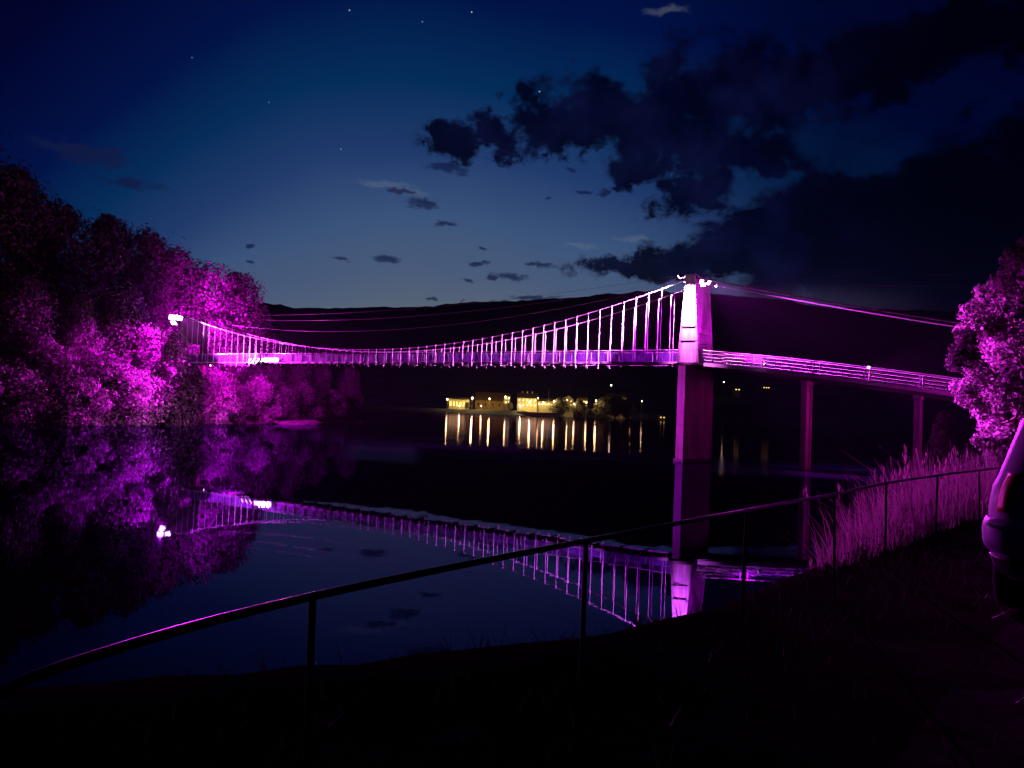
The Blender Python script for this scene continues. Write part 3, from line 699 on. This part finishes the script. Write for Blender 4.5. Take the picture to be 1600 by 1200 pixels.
# ------------------------------------------------------------------ right bank: tree, reeds, fence, car
def zr(x, y): return float(z_right(np.array([x]), np.array([y]))[0])
def right_tree():
    rng = np.random.default_rng(21); Yc = 54.0
    base = at(1606, 760, Yc); zg = zr(base.x, Yc) - .1
    root = empty('tree', (base.x, Yc, zg))
    tag(root, 'bright magenta leafy tree at the right edge, in front of the ramp', 'tree')
    lob = [(1572, 420, 26), (1550, 450, 26), (1592, 455, 34), (1540, 492, 34), (1580, 505, 38), (1518, 512, 24), (1512, 540, 26), (1545, 545, 40), (1590, 560, 42),
           (1504, 566, 22), (1530, 590, 30), (1562, 600, 38), (1600, 610, 40), (1503, 612, 22), (1520, 622, 20), (1552, 640, 28), (1545, 668, 22), (1560, 690, 24), (1538, 690, 16),
           (1630, 430, 60), (1650, 500, 70), (1640, 590, 70), (1690, 460, 60), (1700, 560, 70), (1600, 395, 26), (1640, 375, 40), (1600, 660, 40), (1560, 712, 20)]
    PTS, OUT, cents = [], [], []
    for i, (px, py, r) in enumerate(lob):
        c = at(px, py, Yc + rng.uniform(-2.2, 2.2)); Rr = r / FPX * Yc * 1.08
        for j in range(5):                                        # each lobe is a few sprays
            dv0 = rng.normal(size=3); dv0 /= np.linalg.norm(dv0)
            cc = np.array(c) + dv0 * Rr * .55; n_ = int(80 + 60 * (r / 30) ** 2 * .8)
            dv = rng.normal(size=(n_, 3)); dv /= np.linalg.norm(dv, axis=1)[:, None]
            PTS.append(cc + dv * (Rr * .55 * rng.uniform(.3, 1.05, n_) ** .6)[:, None]); OUT.append(dv)
        cents.append(c)
    v, f = leaf_quads(np.concatenate(PTS), .17, rng, np.concatenate(OUT), .62)
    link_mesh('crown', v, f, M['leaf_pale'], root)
    t = MB(); top = at(1630, 480, Yc); path = [Vector((base.x, Yc, zg - .6)).lerp(top, k / 8) + Vector((.2 * math.sin(k * 1.9), .15 * math.cos(k * 2.3), 0)) for k in range(9)]
    t.tube(path, [.36 - .034 * k for k in range(9)], 9)
    for c in cents:
        k = 2 + int(rng.integers(0, 4)); a = path[k]
        t.tube([a, a.lerp(c, .5) + Vector((0, 0, -.2)), c], [.14, .09, .03], 5)
    t.build('trunk', M['bark'], root, smooth=True)
right_tree()
for (px, top, Y, k, ws, lb) in [(1475, 640, 84, 'broad', .7, 'dark low tree on the right bank behind the last ramp pier'), (1560, 560, 96, 'round', .8, 'dark tree hidden behind the magenta tree on the right bank')]:
    p = at(px, top, Y); z0 = zr(p.x, Y) - .2
    tree(k, lb, 'tree', (p.x, Y, z0), max(3, p.z - z0), ws, px, 'leaf_dark')

RAIL = [(-1.12, 1.66), (-1.04, 1.82), (-.64, 2.56), (.41, 3.88), (1.72, 5.45), (3.0, 6.97), (4.26, 8.54), (5.81, 10.26), (7.42, 11.95), (9.1, 13.7), (11.0, 15.8)]
def fence():
    zt = 3.85; root = empty('handrail_fence', (RAIL[3][0], RAIL[3][1], 2.9))
    tag(root, 'dark pipe handrail fence on thin posts along the river path', 'fence')
    pts = []
    P = [Vector((x, y, zt - (.05 if k == 0 else 0))) for k, (x, y) in enumerate(RAIL)]
    for i in range(len(P) - 1):
        p0, p1, p2, p3 = P[max(i - 1, 0)], P[i], P[i + 1], P[min(i + 2, len(P) - 1)]
        for k in range(6):
            t = k / 6; pts.append(.5 * ((2 * p1) + (p2 - p0) * t + (2 * p0 - 5 * p1 + 4 * p2 - p3) * t * t + (3 * p1 - p0 - 3 * p2 + p3) * t ** 3))
    pts.append(P[-1])
    MB().tube(pts, .0145, 10).build('rail', M['railmetal'], root, smooth=True)
    for i, (x, y) in enumerate(RAIL):
        if i == 1: continue
        lean = Vector((.03 * math.sin(i * 2.1), .02, 0))
        g = zr(x, y)
        MB().tube([(x - lean.x, y - lean.y, g - .3), (x, y, zt - (.06 if i == 0 else .012))], .013, 8).build('post', M['post_metal'], root, smooth=True)
fence()

# reeds behind the fence
rng = np.random.default_rng(5)
def reeds():
    V, Fc = [], []; n = 0
    path = [Vector((3.7, 7.9, 0))] + [Vector((x, y, 0)) for x, y in RAIL[6:]] + [Vector((14.5, 19.8, 0)), Vector((20, 27, 0))]
    seg = [(path[i], path[i + 1]) for i in range(len(path) - 1)]
    for k in range(6200):
        u = rng.random() ** .8 * len(seg); i = min(int(u), len(seg) - 1); a, b_ = seg[i]; t = u - i
        p = a.lerp(b_, t); d = (b_ - a).normalized(); side = Vector((-d.y, d.x, 0))
        w_ = .3 + abs(rng.normal()) * (.95 + .16 * u)
        p = p + side * w_; g = zr(p.x, p.y)
        if p.x / p.y < .405 + rng.uniform(0, .05): continue
        dens = mnoise.noise(Vector((p.x * .8, p.y * .8, 3)))
        hh = (.24 + .22 * u) * (1 + .6 * dens) if u < 2 else (.60 + .09 * u) * (.85 + .6 * dens)
        hh *= rng.uniform(.35, 1.3)
        if rng.random() < .05: hh *= 1.3
        wd = rng.uniform(.003, .009) * (1 + .12 * u); ln = Vector((rng.normal() * .2 - .08, rng.normal() * .2, 0)) * hh * (2.6 if rng.random() < .12 else 1); th = rng.uniform(0, PI)
        wx = Vector((math.cos(th), math.sin(th), 0)) * wd
        ring = []
        for j, q in enumerate((0, .4, .75, 1)):
            c = p + Vector((0, 0, g - .1 + q * hh)) + ln * q * q
            ww = wx * (1 - .85 * q)
            ring += [c - ww, c + ww]
        V += ring; Fc += [[n + 2 * j, n + 2 * j + 1, n + 2 * j + 3, n + 2 * j + 2] for j in range(3)]; n += 8
        if rng.random() < .10 and hh > .9:                       # feathery seed head
            c = ring[-1]
            for q in range(7):
                o_ = Vector((rng.normal() * .02, rng.normal() * .02, -.035 * q)); r_ = .02 + .012 * math.sin(q)
                V += [c + o_ + Vector((-r_ * .5, 0, 0)), c + o_ + Vector((0, r_ * .3, .07)), c + o_ + Vector((r_ * .5, 0, .0)), c + o_ + Vector((0, -r_ * .3, -.07))]
                Fc.append([n, n + 1, n + 2, n + 3]); n += 4
    return link_mesh('reeds', V, Fc, M['reed'])
tag(reeds(), 'tall reeds and dry grass growing behind the fence', 'reeds', kind='stuff')
def grass():
    V, Fc = [], []; n = 0
    for k in range(15000):
        x, y = rng.uniform(-6, 9), rng.uniform(1.0, 14)
        d = float(sdist(SHORE_R, np.array([x]), np.array([y]))[0])
        if d < .2 or d > 4.2: continue
        tuft = mnoise.noise(Vector((x * 2.3, y * 2.3, 7))) * .5 + .5
        if rng.random() > (1.25 - d * .26) * (.25 + tuft): continue
        g = zr(x, y); h = rng.uniform(.05, .17) * (.6 + 1.1 * tuft); th = rng.uniform(0, 2 * PI); wd = .0055
        wx = Vector((math.cos(th), math.sin(th), 0)) * wd; ln = Vector((rng.normal(), rng.normal(), 0)) * h * .4; c = Vector((x, y, g - .02))
        V += [c - wx, c + wx, c + Vector((0, 0, h)) + ln]; Fc.append([n, n + 1, n + 2]); n += 3
    return link_mesh('grass', V, Fc, leafmat('grass_blade', (.03, .03, .022)))
tag(grass(), 'short rough grass on the bank edge under the fence', 'grass', kind='stuff')
# trodden path along the fence
def path_strip():
    V, Fc = [], []
    for i, (x, y) in enumerate([(-4, -5), (-1.0, -.6), (1.1, 1.6), (3.1, 4.0), (5.2, 6.4), (7.4, 8.9), (9.8, 11.5), (14, 16.2), (20, 23)]):
        d = Vector((.75, .66, 0)); s_ = Vector((.66, -.75, 0))
        for k in range(5):
            q = Vector((x, y, 0)) + s_ * (-.7 + k * .8); V.append((q.x, q.y, zr(q.x, q.y) + .03))
        if i: b_ = (i - 1) * 5; Fc += [[b_ + k, b_ + k + 1, b_ + k + 6, b_ + k + 5] for k in range(4)]
    return link_mesh('path', V, Fc, mat('gravel_path', (.021, .020, .018), .9, var=.5, scale=2.2, bump=.7, spec=0.0, detail=10))
tag(path_strip(), kind='structure')

# ------------------------------------------------------------------ parked car (only its rear left corner reaches into the picture)
def car():
    hd = math.atan2(.75, .66)
    zg = zr(4.6, 5.6) + .03
    root = empty('parked_car', (4.58, 5.62, zg), hd)
    tag(root, 'dark parked car at the right edge, its rear corner glinting purple', 'car')
    paint = mat('car_paint', (.45, .43, .52), .5, metal=.0, spec=.4, coat=.25); glass = mat('car_glass', (.008, .008, .010), .06, spec=.6, coat=.5)
    red = mat('taillight_red', (.62, .03, .008), .4, spec=.4, coat=.3); tyre = mat('tyre_rubber', (.02, .02, .02), .8); rim = mat('alloy_rim', (.4, .4, .42), .3, metal=.9)
    plast = mat('bumper_plastic', (.05, .048, .055), .45)
    # (z, x_rear, x_front, half width)
    LV = [(.34, .16, 4.42, .80), (.42, .10, 4.52, .87), (.55, .05, 4.58, .905), (.64, .03, 4.60, .915), (.80, .055, 4.57, .925), (.92, .075, 4.50, .925), (1.02, .085, 4.30, .915),
          (1.10, .095, 3.75, .90), (1.20, .115, 3.55, .865), (1.38, .15, 3.25, .81), (1.65, .22, 2.85, .73), (1.82, .32, 2.55, .62), (1.91, .48, 2.3, .49), (1.95, .8, 1.9, .32)]
    def prof(z):
        zs = [l[0] for l in LV]; return [float(np.interp(z, zs, [l[k] for l in LV])) for k in (1, 2, 3)]
    def outline(z, grow=0.0, n=7):
        xr, xf, hw = prof(z); xr -= grow; xf += grow; hw += grow; r_ = min(.28, hw * .6, (xf - xr) * .4); pts = []
        for cx, cy, a0 in ((xf - r_ * 1.4, hw - r_, 0), (xr + r_ * 1.15, hw - r_, 90), (xr + r_ * 1.15, -hw + r_, 180), (xf - r_ * 1.4, -hw + r_, 270)):
            sx = 1.4 if cx > (xr + xf) / 2 else 1.15
            for k in range(n + 1):
                a = R(a0 + 90 * k / n); pts.append(Vector((cx + r_ * sx * math.cos(a), cy + r_ * math.sin(a), z)))
        return pts
    zs = []
    for a, b_ in zip(LV[:-1], LV[1:]): zs += [a[0], (a[0] + b_[0]) / 2]
    zs.append(LV[-1][0])
    V, Fc = [], []; N = 32
    for z in zs: V += outline(z)
    for i in range(len(zs) - 1): Fc += [[i * N + k, i * N + (k + 1) % N, (i + 1) * N + (k + 1) % N, (i + 1) * N + k] for k in range(N)]
    Fc += [list(range(N))[::-1], [(len(zs) - 1) * N + k for k in range(N)]]
    link_mesh('body', V, Fc, paint, root, smooth=True, local=True)
    def shell(name, za, zb, ks, grow, mt, parent=root, steps=8, bulge=0.0):       # a patch of the body skin, set proud of it
        V, Fc = [], []; m_ = len(ks)
        for g in (grow, grow - .012):
            for i in range(steps + 1):
                t = i / steps
                o = outline(za + (zb - za) * t, g + bulge * (1 - abs(2 * t - 1) ** 3)); V += [o[k % N] for k in ks]
        ns = (steps + 1) * m_
        for i in range(steps):
            for k in range(m_ - 1):
                a = i * m_ + k; Fc += [[a, a + 1, a + m_ + 1, a + m_], [ns + a, ns + a + m_, ns + a + m_ + 1, ns + a + 1]]
        rim_ = [k for k in range(m_)] + [i * m_ + m_ - 1 for i in range(1, steps + 1)] + [steps * m_ + k for k in range(m_ - 2, -1, -1)] + [i * m_ for i in range(steps - 1, 0, -1)]
        for a, b_ in zip(rim_, rim_[1:] + rim_[:1]): Fc.append([a, ns + a, ns + b_, b_])
        return link_mesh(name, V, Fc, mt, parent, smooth=True, local=True)
    # outline indices: 0-7 front left, 8-15 rear left, 16-23 rear right, 24-31 front right
    shell('rear_window', 1.22, 1.74, [14, 15, 16, 17], .006, glass)
    shell('windscreen', 1.22, 1.80, [30, 31, 32, 33], .006, glass)
    shell('side_window', 1.16, 1.66, [6, 7, 8, 9], .006, glass); shell('side_window', 1.16, 1.66, [22, 23, 24, 25], .006, glass)
    for ks in ([12, 13, 14], [17, 18, 19]): shell('taillight', .90, 1.22, ks, .010, red)
    shell('bumper', .56, .84, list(range(9, 23)), .012, paint, bulge=.028, steps=12); shell('lower_bumper', .36, .535, list(range(9, 23)), .012, plast, steps=5)
    shell('headlight', .76, .92, [2, 3, 4, 5, 6], .012, glass); shell('headlight', .76, .92, [25, 26, 27, 28, 29], .012, glass)
    MB().box((.012, 0, .92), .02, .52, .12).build('number_plate', mat('plate_white', (.6, .6, .58), .5), root, local=True)
    MB().tube([(.03, -.35, 1.05), (.03, .35, 1.05)], .02, 6).build('tailgate_handle', M['black'], root, local=True)
    for sy in (1, -1):
        MB().ball((2.95, sy * 1.0, 1.12), .11, 10, 6, (.8, 1, .75)).build('door_mirror', paint, root, smooth=True, local=True)
        for x in (.85, 3.65):
            t = MB()
            q = []
            for k in range(24):
                a = 2 * PI * k / 24
                for rr, yy in ((.20, .11), (.31, .115), (.335, .08), (.335, -.08), (.31, -.115), (.20, -.11)): q.append((x + rr * math.cos(a), sy * .80 + yy, .335 + rr * math.sin(a)))
            t.add(q, [[k * 6 + j, k * 6 + (j + 1) % 6, ((k + 1) % 24) * 6 + (j + 1) % 6, ((k + 1) % 24) * 6 + j] for k in range(24) for j in range(6)])
            wh = t.build('wheel', tyre, root, smooth=True, local=True)
            rm = MB().tube([(x, sy * .80 - .09, .335), (x, sy * .80 + .09, .335)], .2, 20)
            rm.build('rim', rim, wh, local=True)
car()

# ------------------------------------------------------------------ the lit village on the far shore
WARM = (1.0, .64, .14); WHITE = (1.0, .82, .34)
wall_c = mat('rendered_wall', (.42, .38, .30), .8, var=.15, scale=.4); wall_w = mat('white_wall', (.5, .46, .38), .7, var=.08, scale=.4); wall_o = mat('ochre_timber', (.42, .27, .12), .8, var=.3, scale=.5)
roof_d = mat('dark_roof', (.08, .065, .055), .8, var=.3, scale=.6); roof_b = mat('brown_roof', (.22, .13, .05), .8, var=.3, scale=.3)
win_l = emis('lit_window', WARM, 2.4); win_b = emis('bright_window', WHITE, 3.0); lamp_e = emis('lamp_glass', (1, .84, .42), 60.0); lamp_w = emis('white_lamp_glass', (1, .92, .72), 30.0)
GZ = lambda x, y: float(z_far(np.array([x]), np.array([y]))[0])
def house(px0, px1, pyb, pye, pyr, Y, label, wm, rm, wins, depth=12, gable='x', name='house', chim=0, emw=None, cat='house'):
    a, b_ = at(px0, pyb, Y), at(px1, pyb, Y); cx = (a.x + b_.x) / 2; wd = b_.x - a.x
    zb = at((px0 + px1) / 2, pyb, Y).z; ze = at((px0 + px1) / 2, pye, Y).z; zt = at((px0 + px1) / 2, pyr, Y).z
    g = min(zb, GZ(cx, Y)) - 1.0
    root = empty(name, (cx, Y + depth / 2, g)); tag(root, label, cat)
    x0, x1, y0, y1 = a.x, b_.x, Y, Y + depth
    w_ = MB()
    if gable == 'x':                                               # ridge runs away from the river: gable faces us
        pf = [(x0, g), (x1, g), (x1, ze), (cx, zt - .15), (x0, ze)]
        w_.hexa([(x, y0, z) for x, z in pf], [(x, y1, z) for x, z in pf])
        r_ = MB()
        for (xa, sg) in ((x0, -1), (x1, 1)):
            q = [(xa + sg * .5, ze - .25), (cx, zt), (cx, zt + .35), (xa + sg * .5, ze + .15)]
            r_.hexa([(x, y0 - .5, z) for x, z in q], [(x, y1 + .5, z) for x, z in q])
    else:
        yc = (y0 + y1) / 2; pf = [(y0, g), (y1, g), (y1, ze), (yc, zt - .15), (y0, ze)]
        w_.hexa([(x0, y, z) for y, z in pf], [(x1, y, z) for y, z in pf])
        r_ = MB()
        for (ya, sg) in ((y0, -1), (y1, 1)):
            q = [(ya + sg * .6, ze - .25), (yc, zt), (yc, zt + .35), (ya + sg * .6, ze + .15)]
            r_.hexa([(x0 - .5, y, z) for y, z in q], [(x1 + .5, y, z) for y, z in q])
    w_.build('wall', wm, root); ro = r_.build('roof', rm, root)
    for k in range(chim):
        xx = x0 + wd * (k + 1) / (chim + 1); MB().box((xx, (y0 + y1) / 2, zt + .6), .9, .9, 2.2).build('chimney', wall_c, ro)
    nx, nz, ww, wh, em = wins
    for i in range(nx):
        for j in range(nz):
            xx = x0 + wd * (i + .5) / nx; zz = zb + (ze - zb) * (j + .55) / nz
            fr = MB()
            for dx, dz, sx, sz in ((-ww / 2, 0, .12, wh + .24), (ww / 2, 0, .12, wh + .24), (0, -wh / 2, ww - .12, .12), (0, wh / 2, ww - .12, .12), (0, 0, .07, wh - .12)): fr.box((xx + dx, y0 - .05, zz + dz), sx, .1, sz)
            fo = fr.build('window', roof_d, root)
            MB().box((xx, y0 - .02, zz), ww - .13, .035, wh - .13).build('pane', em, fo)
    return root, (x0, x1, zb, ze, zt)
house(701, 732, 640, 624, 621, 772, 'long low lit building at the left end of the village', wall_c, roof_d, (6, 1, 2.0, 4.6, win_l), 12, 'y', 'pavilion', cat='pavilion')
house(742, 786, 639, 626, 613, 800, 'large barn with a broad brown roof left of the white house', wall_o, roof_b, (4, 1, 1.4, 2.0, mat('dark_pane', (.02, .02, .02), .2)), 26, 'y', 'barn', cat='barn')
house(783, 797, 632, 619, 615, 842, 'small lit house between the barn and the white house', wall_c, roof_d, (3, 2, 1.6, 2.0, win_b), 10, 'y')
house(808, 839, 637, 622, 614, 775, 'large floodlit white house with three chimneys by the water', wall_w, roof_d, (5, 2, 1.3, 1.9, win_b), 14, 'y', chim=3)
house(840, 869, 637, 627, 623, 778, 'low white annex joined to the right of the large white house', wall_w, roof_d, (6, 1, 1.6, 2.0, win_b), 10, 'y')
house(880, 896, 636, 624, 618, 800, 'small house with a lit gable right of the white annex', wall_c, roof_d, (2, 2, 1.3, 1.6, win_l), 12, 'x')
house(903, 918, 634, 622, 618, 835, 'ochre house half hidden by trees in the village', wall_o, roof_d, (4, 1, 1.4, 1.8, win_l), 11, 'y')
house(947, 978, 633, 621, 615, 850, 'long dim house above the trees at the right end of the village', wall_c, roof_d, (5, 1, 1.4, 1.6, win_l), 12, 'y')
house(1148, 1157, 612, 606, 603, 1180, 'dim far house on the dark slope right of the tower', wall_c, roof_d, (2, 1, 2.0, 1.6, win_l), 10, 'y')
house(1192, 1203, 609, 603, 600, 1250, 'faint far house above the first ramp pier', wall_c, roof_d, (3, 1, 1.8, 1.5, win_l), 10, 'y')
house(1030, 1040, 655, 650, 647, 900, 'small dark shore house with one lit window left of the tower', wall_o, roof_d, (2, 1, 1.4, 1.4, win_l), 9, 'y')
# quay wall
q0, q1 = at(706, 645, 764), at(872, 645, 764)
qw = MB().beam((q0.x, 762, 1.2), (q1.x, 762, 1.9), .8, 3.6).build('quay_wall', wall_c); tag(qw, 'low quay wall along the water in front of the village', 'wall')
def street_lamp(px, pyl, Y, label, power, em=None, r=.42, col=WARM, name='street_lamp', arm=True, group='street lamps of the village'):
    p = at(px, pyl, Y); g = min(GZ(p.x, Y), p.z - 2.5)
    root = empty(name, (p.x, Y, g)); tag(root, label, 'street lamp', group)
    MB().tube([(p.x, Y, g - .5), (p.x, Y, p.z + .3)], [.12, .07], 6).build('pole', M['steel'], root)
    hb = MB().ball((p.x, Y - .35, p.z), r, 10, 8).build('lamp_globe', em or lamp_e, root, smooth=True)
    MB().box((p.x, Y - .2, p.z + r + .1), r * 1.5, r * 2, .14).build('lamp_hood', M['black'], root)
    ld = bpy.data.lights.new('street_lamp_light', 'POINT'); ld.energy = power * .62; ld.color = col; ld.shadow_soft_size = .8
    lo = bpy.data.objects.new('street_lamp_light', ld); COL.objects.link(lo); lo.location = (p.x, Y - 1.1, p.z - .3)
for a in [(699, 624, 768, 'street lamp at the left gable of the long low building', 5000), (738, 622, 766, 'brightest lamp, between the long low building and the barn', 26000, None, .75),
          (765, 623, 765, 'street lamp standing in front of the brown roofed barn', 12000), (813, 634, 765, 'low lamp at the left corner of the large white house', 12000, None, .55),
          (828, 628, 766, 'lamp in front of the middle of the large white house', 16000, None, .5), (849, 629, 766, 'lamp in front of the low white annex', 12000, None, .45), (866, 627, 766, 'lamp at the right corner of the low white annex', 13000, None, .5),
          (886, 625, 778, 'lamp by the small gabled house', 9000), (931, 626, 785, 'tall lamp among the dark trees right of the houses', 9000), (986, 629, 838, 'yellow lamp at the right end of the village shore', 6000),
          (955, 602, 1010, 'white twin lamp up on the slope behind the village', 1500, lamp_w, .6), (1003, 627, 900, 'small white lamp right of the village in the dark', 800, lamp_w, .35), (1131, 597, 1150, 'lone white lamp on the dark slope right of the tower', 800, lamp_w, .5),
          (718, 634, 766, 'added low lamp below the middle windows of the long low building', 5000, None, .35), (752, 634, 765, 'added low quay lamp at the left end of the barn', 4000, None, .3), (841, 622, 790, 'added high lamp between the white house and its annex', 6000, None, .35),  # lamps added to make the village lights denser and warmer
          (897, 631, 768, 'added low lamp between the two dark trees right of the annex', 6000, None, .35), (916, 629, 790, 'added low lamp at the right corner of the ochre house', 5000, None, .35), (969, 631, 812, 'added dim lamp among the dark trees before the long dim house', 4000, None, .35),  # more added lamps, warming the right part of the village
          (790, 620, 838, 'lamp on the small lit house behind the barn', 5000, None, .5)]:
    street_lamp(*a)
# mast by the annex
p0 = at(858, 640, 762); p1 = at(857, 607, 762)
mm = MB().tube([(p0.x, 762, p0.z - 3), (p1.x, 762, p1.z)], [.16, .07], 6); mm.beam((p0.x - 1.6, 762, p1.z - 4.2), (p0.x + 1.6, 762, p1.z - 4.2), .1, .1); mm.beam((p0.x - 1.1, 762, p1.z - 2.4), (p0.x + 1.1, 762, p1.z - 2.4), .1, .1)
tag(mm.build('mast', wall_w), 'thin white mast with cross arms on the quay by the annex', 'mast')
for px, top, base, Y, ws, lb in [(730, 628, 641, 763, .9, 'dark round tree right of the long low building'), (876, 622, 643, 768, 1.2, 'dark spreading tree right of the white annex'), (905, 626, 644, 772, 1.2, 'dark tree before the ochre house'),
                                (945, 622, 643, 792, 1.3, 'dark tree right of the tall lamp'), (962, 618, 644, 800, 1.1, 'tallest dark tree before the long dim house'), (978, 624, 644, 806, 1.1, 'dark tree beside the yellow shore lamp'), (797, 628, 641, 768, .8, 'small dark tree at the left of the large white house')]:
    p = at(px, top, Y); g = GZ(p.x, Y) - .3
    tree('small', lb, 'tree', (p.x, Y, g), max(4, p.z - g), ws, px, 'leaf_pale', 'trees along the village shore')

# ------------------------------------------------------------------ thin haze added so the floodlights glow like lens bloom
hz = MB().box((400, 1400, 238.5), 6200, 3000, 483).build('haze', bpy.data.materials.new('glow_haze'))
hm = hz.data.materials[0]; hm.use_nodes = True; nt = hm.node_tree; nt.nodes.remove(nt.nodes['Principled BSDF'])
pv = nt.nodes.new('ShaderNodeVolumePrincipled'); pv.inputs['Density'].default_value = .00004
pv.inputs['Color'].default_value = (.8, .8, .85, 1); pv.inputs['Anisotropy'].default_value = .45
nt.links.new(pv.outputs[0], nt.nodes['Material Output'].inputs['Volume'])
tag(hz, kind='stuff')
